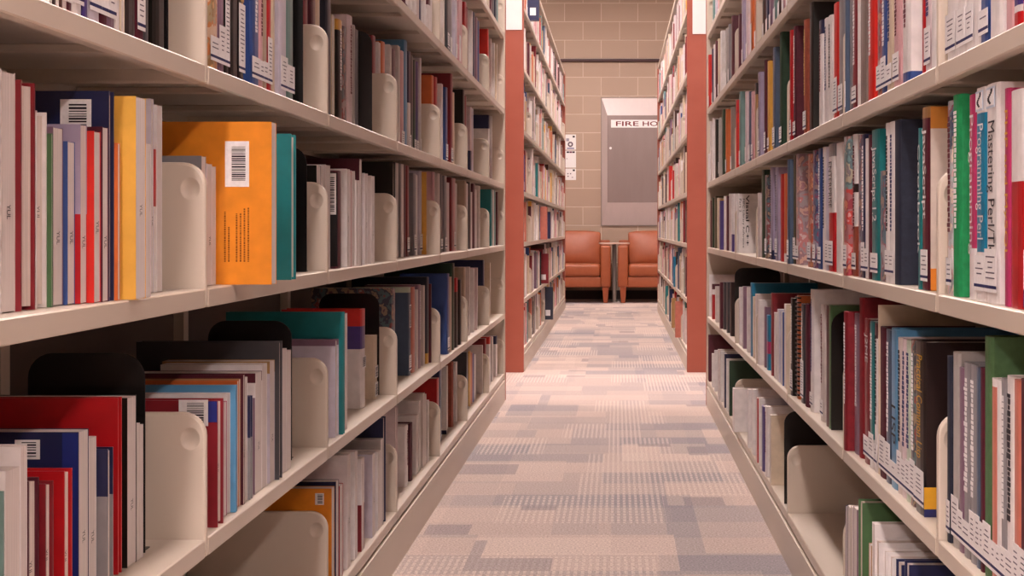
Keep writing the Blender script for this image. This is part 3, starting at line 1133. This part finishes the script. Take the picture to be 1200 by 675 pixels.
    if 'b' in b.opts and not b.fore:  # barcode on the spine
        spots = [(.54, .80)] if b.col == 'sb' else ([(.04, .26), (.33, .52)] if b.col == 'cr' else [(.40, .52)])
        if b.col == 'mr': spots = []
        mb = MB()
        for f0, f1 in spots:
            mb.box(V*.0001, V*.0006, -w*.42, w*.42, h*f0, h*f1, WHITE); z = h*f0+.004
            while z < h*f1-.004:
                l = random.uniform(.0008, .0024); mb.box(V*.0004, V*.001, -w*.3, w*.3, z, z+l, INK); z += l+random.uniform(.001, .0022)
        if spots: mb.obj('barcode_sticker', M['paper'], root)
        if b.col == 'mr':
            mb = MB(); mb.box(s*.0005, s*.03, ny-.0005, ny-.0001, .004, h-.004, lin('140e10')); mb.box(s*.003, s*.026, ny-.0009, ny-.0003, h*.55, h*.97, WHITE)
            z = h*.58
            while z < h*.94:
                l = random.uniform(.0008, .0024); mb.box(s*.006, s*.020, ny-.0013, ny-.0005, z, z+l, INK); z += l+random.uniform(.001, .0022)
            mb.obj('barcode_sticker', M['paper'], root)
    if 'v' in b.opts:                 # the manual's title runs down its cover
        for tx, xx, L, zc, hh in (('Visual C++', .034, .17, .55, .011), ('MFC Library Reference', .020, .165, .50, .008), ('Part 2', .010, .045, .80, .007)):
            text_obj('cover_title', tx, (s*xx, ny-.0003, h*zc), (0, 0, -1), (1, 0, 0), min(L, h*.85), hh, INK, root)
    return root

BOOKS.sort(key=lambda b: -b.area)
single, mass = BOOKS[:300], BOOKS[300:]
def words_for(b):
    n = PAL[b.col][1]
    second = [o.split(':')[1] for o in b.opts if o[0] in 'TUc' and ':' in o and float(o.split(':')[2]) >= .1]
    if second and PAL[second[0]][1] != n: n = n+' and '+PAL[second[0]][1]
    if b.fore: k = 'book, pages out' if len(n.split()) < 3 else 'book'
    elif 'm' in b.opts: k = 'printed book'
    elif b.hard: k = 'hardback'
    elif b.w < .012: k = 'thin book' if len(n.split()) < 3 else 'book'
    else: k = 'book'
    if ('l' in b.opts or 'L' in b.opts) and not b.fore and len((n+k).split()) < 3: n = 'labelled '+n
    return n+' '+k
for b in single:
    side = 'left' if b.s < 0 else 'right'
    group = f"books on the {side} bookcase, {SHELF[b.row]}, {SECT[b.bay]} section"
    lab = b.lab or f"{words_for(b)}, {ORD[b.n-1]} from near end, {SECT[b.bay]} section, {side} bookcase's {SHELF[b.row]}"
    build_book(b, lab, group)
# ---- the smaller books: the rest of the near shelves and the two far bookcases, one mass
heap = MB()
def into_heap(b):
    cov, pg = book_meshes(b); off = (b.x, (b.y0+b.y1)/2, b.z+.0005)
    heap.add(cov, off); heap.add(pg, off)
    if 'l' in b.opts or 'L' in b.opts:
        V = -b.s; top = .095 if 'L' in b.opts else .055; mb = MB(); mb.box(V*.0001, V*.0009, -b.w*.46, b.w*.46, .01, top, WHITE); heap.add(mb, off)
for b in mass: into_heap(b)
rng = random.Random(21)
FARX = [(-1, 6, 10.0, .05, .25, 'nv', -.055, 1), (-1, 6, 10.25, .03, .2, 'ye', .01, 0), (-1, 5, 9.5, .03, .22, 'ye', .01, 0), (-1, 5, 9.95, .03, .2, 'mr', .0, 0), (-1, 2, 11.65, .035, .225, 'sa', -.035, 0), (-1, 2, 12.6, .04, .2, 'nv', -.02, 0), (-1, 0, 12.3, .05, .235, 'sl', -.05, 1),
        (-1, 1, 12.0, .06, .21, 'dr', -.03, 1), (-1, 3, 10.6, .04, .24, 'rd', .01, 0), (-1, 3, 11.0, .05, .22, 'te', .0, 0), (-1, 3, 9.6, .03, .25, 'bl', .02, 0), (-1, 4, 10.0, .04, .26, 'bl', .02, 0), (-1, 4, 13.4, .08, .22, 'or', .0, 0),
        (1, 3, 12.3, .09, .25, 'br2', -.01, 0), (1, 1, 11.3, .12, .2, 'tb', -.01, 0), (1, 0, 10.4, .05, .22, 'sa', -.03, 0), (1, 0, 11.4, .05, .2, 'ta', -.02, 0), (1, 0, 12.2, .07, .23, 'nv', -.01, 0), (1, 0, 13.2, .06, .22, 'te', -.01, 0), (1, 6, 9.5, .05, .22, 'ye', .0, 0), (1, 5, 9.45, .06, .24, 'mr', .02, 0)]
def far_special(s, a, rows):
    for (fs, r, y, t, h, c, ins, sticker) in FARX:
        if fs != s: continue
        b = Book(); b.s = s; b.row = r; b.bay = 0; b.h = h; b.d = .18; b.x = s*(a+ins); b.y0 = y; b.y1 = y+t; b.w = t; b.z = rows[r]; b.hard = True; b.fore = False; b.col = c; b.opts = []
        into_heap(b)
        if sticker:
            mb = MB(); mb.box(s*.02, s*.055, -t/2-.0008, -t/2-.0001, h*.12, h*.3, WHITE); heap.add(mb, (b.x, (b.y0+b.y1)/2, b.z+.0005))
def far_fill(s, a, joints, rows, light, only=None):
    if only is None: far_special(s, a, rows)
    dark = ['rd', 'mr', 'dg', 'bl', 'or', 'te', 'br', 'ye', 'sb', 'dr', 'pk', 'mv', 'tp', 'tg', 'br', 'bk', 'sa', 'dr', 'pk']
    pale = ['wh', 'ww', 'cr', 'cr', 'pw', 'ww', 'be', 'pk', 'wh']
    for ri, z in enumerate(rows):
        zm = (rows[ri+1]-LIP if ri < 6 else 2.285)-.015-z
        for j in range(len(joints)-1):
            if only is not None and (ri, j) not in only: continue
            y = joints[j]+.012; ye = joints[j+1]-.012-rng.choice([0, .05, .2, .35, .12, .25] if s < 0 else [0, .05, .15, .1])
            while y < ye-.01:
                t = rng.uniform(.012, .05)
                if y+t > ye: break
                hit = [] if only is not None else [q for q in FARX if q[0] == s and q[1] == ri and y < q[2]+q[3]+.004 and y+t > q[2]-.004]
                if hit: y = hit[0][2]+hit[0][3]+.005; continue
                b = Book(); b.s = s; b.row = ri; b.bay = j; b.h = min(zm, rng.choice([.19, .21, .23, .235, .24, .28])*rng.uniform(.96, 1.03)); b.d = rng.uniform(.14, .19)
                b.x = s*(a+rng.uniform(.004, .03)); b.y0 = y; b.y1 = y+t; b.w = t; b.z = z; b.hard = rng.random() < .3; b.fore = rng.random() < .45
                b.col = rng.choice(pale if rng.random() < light else dark); b.opts = ['l'] if rng.random() < .5 and not b.fore else []
                into_heap(b); y += t+.001
                if rng.random() < .04: y += .05
far_fill(-1, AFL, JFL, ROWS_L, .62)
far_fill(1, AFR, JFR, ROWS_R, .66)
# the upper shelves of the near bookcases, above the frame
for s_, a_, j_, r_, bb in ((-1, AL, JL, ROWS_L, bl_), (1, AR, JR, ROWS_R, br_)):
    have = {(b.row, b.bay) for b in bb}
    far_fill(s_, a_, j_, r_, .5, {(r, k) for r in (4, 5, 6) for k in range(7)}-have)
tag(heap.obj('rows_of_small_books', M['cover']), 'mixed pale and coloured books filling the distant shelves', 'books', kind='stuff')

# ------------------------------------------------------------------ black bookends
be_n = {}
for (s, row, bay, x, Y, z, h, dep, yl) in el_+er_:
    side = 'left' if s < 0 else 'right'
    root = empty('bookend', (x, Y, z+.0004), f"black metal bookend holding up books on the {side} bookcase's {SHELF[row]}, {SECT[bay]} section", 'bookend')
    mb = MB(); r = .03; n = 6; pts = [(0, 0), (0, h-r)]
    for k in range(1, n+1):
        t = k/n*math.pi/2; pts.append((r-r*math.cos(t), h-r+r*math.sin(t)))
    for k in range(0, n+1):
        t = k/n*math.pi/2; pts.append((dep-r+r*math.sin(t), h-r+r*math.cos(t)))
    pts.append((dep, 0))
    mb.prism([(s*p[0], p[1]) for p in pts], 0, .0022, (1, 1, 1), axis='y'); mb.obj('plate', M['black'], root, bevel=.0006, seg=1)
    fl = min(.035, yl-Y-.002)
    if fl < .006: continue
    mb = MB(); mb.box(s*.004, s*dep*.8, .0022, fl, 0, .0014); mb.obj('foot', M['black'], root)

# ------------------------------------------------------------------ armchairs by the far wall
def armchair(xa, xb, y, label):
    """front corners at xa..xb; y is the front of the arms, the back stands towards the wall"""
    W = xb-xa; D = .80; aw = .108; root = empty('armchair', ((xa+xb)/2, y, 0), label, 'armchair', 'armchairs by the far wall')
    def part(name, x0, x1, y0, y1, z0, z1, bev, mat='leather'):
        mb = MB(); mb.box(x0, x1, y0, y1, z0, z1); o = mb.obj(name, M[mat], root, bevel=bev, seg=4)
        for p in o.data.polygons: p.use_smooth = True
        return o
    h = W/2
    part('base_frame', -h+aw-.004, h-aw+.004, .01, D-.04, .165, .275, .012)
    part('seat_cushion', -h+aw+.002, h-aw-.002, -.005, D-.24, .276, .412, .035)
    for sg in (-1, 1):
        x0, x1 = (-h, -h+aw) if sg < 0 else (h-aw, h)
        part('arm', x0, x1, 0, D-.06, .165, .605, .022)
    # back cushion: leaning, a little fuller at the middle
    mb = MB(); nx, nz = 8, 6
    x0, x1 = -h+aw+.004, h-aw-.004
    for face in (0, 1):
        for i in range(nx+1):
            for k in range(nz+1):
                u_, v_ = i/nx, k/nz; bul = .05*math.sin(math.pi*u_)**.6*math.sin(math.pi*min(1, v_*1.02))**.6 if 0 < u_ < 1 and 0 < v_ < 1 else 0
                yy = .56+.10*v_-bul if face == 0 else .70+.07*v_
                cr = .018*(1-(2*u_-1)**4) if k == nz else 0
                mb.v.append((x0+(x1-x0)*u_, yy, .40+(.345)*v_+cr))
    st = (nx+1)*(nz+1); I = lambda f, i, k: f*st+i*(nz+1)+k
    for i in range(nx):
        for k in range(nz):
            mb.f.append((I(0, i, k), I(0, i+1, k), I(0, i+1, k+1), I(0, i, k+1))); mb.f.append((I(1, i, k), I(1, i, k+1), I(1, i+1, k+1), I(1, i+1, k)))
    for i in range(nx):
        mb.f.append((I(0, i, 0), I(1, i, 0), I(1, i+1, 0), I(0, i+1, 0))); mb.f.append((I(0, i, nz), I(0, i+1, nz), I(1, i+1, nz), I(1, i, nz)))
    for k in range(nz):
        mb.f.append((I(0, 0, k), I(0, 0, k+1), I(1, 0, k+1), I(1, 0, k))); mb.f.append((I(0, nx, k), I(1, nx, k), I(1, nx, k+1), I(0, nx, k+1)))
    mb.c = [(1, 1, 1)]*len(mb.f)
    o = mb.obj('back_cushion', M['leather'], root, bevel=.02, seg=3)
    for p in o.data.polygons: p.use_smooth = True
    part('back_frame', -h+.01, h-.01, D-.075, D, .20, .66, .015)
    for sx in (-1, 1):
        for yy in (.05, D-.09):
            mb = MB(); cx = sx*(h-.055); t, bt = .034, .022
            a_ = [(cx-t, yy-t), (cx+t, yy-t), (cx+t, yy+t), (cx-t, yy+t)]; b_ = [(cx-bt, yy-bt), (cx+bt, yy-bt), (cx+bt, yy+bt), (cx-bt, yy+bt)]
            mb.v = [(p[0], p[1], 0) for p in b_]+[(p[0], p[1], .166) for p in a_]
            mb.f = [(3, 2, 1, 0), (4, 5, 6, 7), (0, 1, 5, 4), (1, 2, 6, 5), (2, 3, 7, 6), (3, 0, 4, 7)]; mb.c = [(1, 1, 1)]*6
            mb.obj('leg', M['leatherd'], root, bevel=.004)
    return root
armchair(-.90, -.066, 17.90, 'tan leather armchair under the white wall notices')
armchair(.010, .844, 17.90, 'tan leather armchair under the hose cabinet')
def disc(mb, r, z0, z1, n=28): mb.prism([(r*math.cos(2*math.pi*k/n), r*math.sin(2*math.pi*k/n)) for k in range(n)], z0, z1, (1, 1, 1))
M['greyb'] = noise_mat('beige_metal', (.30, .23, .20), (.34, .27, .23), 5, .4, .4)
t = empty('side_table', (-.028, 18.25, 0), 'small round pale side table between the two tan armchairs', 'table')
mb = MB(); disc(mb, .168, .617, .635); mb.obj('table_top', M['glassy'], t, bevel=.003)
mb = MB(); disc(mb, .022, .012, .617, 16); mb.obj('pedestal', M['greyb'], t)
mb = MB(); disc(mb, .035, 0, .012, 20); mb.obj('base', M['grey'], t)

# ------------------------------------------------------------------ fire hose cabinet, recessed in the wall
c = empty('fire_hose_cabinet', ((CX0+CX1)/2, WALLY, CZ0), 'grey steel fire hose cabinet set into the far block wall', 'cabinet')
w = (CX1-CX0)/2; hh = CZ1-CZ0; rec = -.085
ix0, ix1, iz0, iz1 = -w+.074, w-.074, .262, hh-.205
mb = MB()
for (p, q) in (((-w, 0), (w, .012)), ((-w, hh-.012), (w, hh)), ((-w, .012), (-w+.012, hh-.012)), ((w-.012, .012), (w, hh-.012))):
    mb.box(p[0], q[0], -.012, .012, p[1], q[1])
mb.obj('frame', M['grey'], c)
o0 = [(-w+.012, .012), (w-.012, .012), (w-.012, hh-.012), (-w+.012, hh-.012)]; i0 = [(ix0, iz0), (ix1, iz0), (ix1, iz1), (ix0, iz1)]
for k, nm in enumerate(('lower_reveal', 'side_reveal', 'upper_reveal', 'side_reveal')):
    j = (k+1) % 4; mb = MB()
    A_, B_, C_, D_ = o0[k], o0[j], i0[j], i0[k]
    mb.v = [(A_[0], -.012, A_[1]), (B_[0], -.012, B_[1]), (C_[0], rec, C_[1]), (D_[0], rec, D_[1]), (A_[0], .02, A_[1]), (B_[0], .02, B_[1]), (C_[0], rec+.02, C_[1]), (D_[0], rec+.02, D_[1])]
    mb.f = [(0, 1, 2, 3), (7, 6, 5, 4), (0, 4, 5, 1), (1, 5, 6, 2), (2, 6, 7, 3), (3, 7, 4, 0)]; mb.c = [(1, 1, 1)]*6
    mb.obj(nm, M['metal'], c)
mb = MB(); mb.box(ix0, ix1, rec, rec+.02, iz0, iz1); d = mb.obj('door', M['metald'], c, bevel=.003)
mb = MB(); mb.prism([(ix0+.035+.014*math.cos(k*math.pi/6), iz0+.60+.014*math.sin(k*math.pi/6)) for k in range(12)], rec-.022, rec, (1, 1, 1), axis='y'); mb.obj('knob', M['white'], d)
sx0 = -.066-(CX0+CX1)/2; sz0, sz1 = 1.901-CZ0, 1.987-CZ0
mb = MB(); mb.box(sx0, sx0+.70, rec-.005, rec-.0006, sz0, sz1); sg = mb.obj('sign_plate', M['white'], d)
text_obj('sign_lettering', 'FIRE', (sx0+.055+.125, rec-.0052, (sz0+sz1)/2), (1, 0, 0), (0, 0, 1), .25, .052, lin('6e1420'), sg, thick=.0006)
text_obj('sign_lettering', 'HOSE', (sx0+.055+.435, rec-.0052, (sz0+sz1)/2), (1, 0, 0), (0, 0, 1), .28, .052, lin('6e1420'), sg, thick=.0006)

# ------------------------------------------------------------------ notices on the far wall
def notice(z0, z1, label, marks):
    k = WALLY/F; x0, x1 = -.575, (675-VX)*k
    n = empty('notice_sheet', ((x0+x1)/2, WALLY, z0), label, 'notice'); hw = (x1-x0)/2
    mb = MB(); mb.box(-hw, hw, -.006, -.0005, 0, z1-z0-.006); mb.obj('sheet', M['white'], n)
    ring = MB()
    for (cx, cz, rx, rz, col) in marks:
        mb = ring if len(col) > 6 else MB()
        mb.box(cx-rx, cx+rx, -.0075, -.0055, cz-rz, cz+rz, lin(col[:6]))
        if mb is not ring: mb.obj('printed_mark', M['ink'], n)
    if ring.v: ring.obj('round_emblem', M['ink'], n)
zz = lambda y: H-(y-VY)*WALLY/F
circ = [(-.002+.022*math.cos(t), .060+.022*math.sin(t), .008, .008, '6a5a66r') for t in [k*math.pi/5 for k in range(10)]]
notice(zz(175.5), zz(157), 'topmost white notice with round emblem on the block wall', [(.035, .145, .012, .010, '2a2430'), (-.032, .11, .016, .016, 'a09aa6')]+circ+[(0, .015, .04, .008, '8a88a8')])
notice(zz(196.5), zz(176), 'middle white notice with dark header on the block wall', [(-.03, .172, .014, .009, '2a2430'), (.002, .172, .014, .009, '6a3048'), (.033, .172, .014, .009, '3a2430'), (-.04, .10, .005, .004, '807080')])
notice(zz(211), zz(197), 'lowest white notice with scattered dark marks on the block wall', [(.036, .108, .012, .010, '2a2430'), (-.03, .07, .008, .006, '807080'), (.0, .07, .007, .006, '605060'), (-.028, .042, .007, .006, '605060'), (.02, .03, .008, .006, 'b0a0a8')])
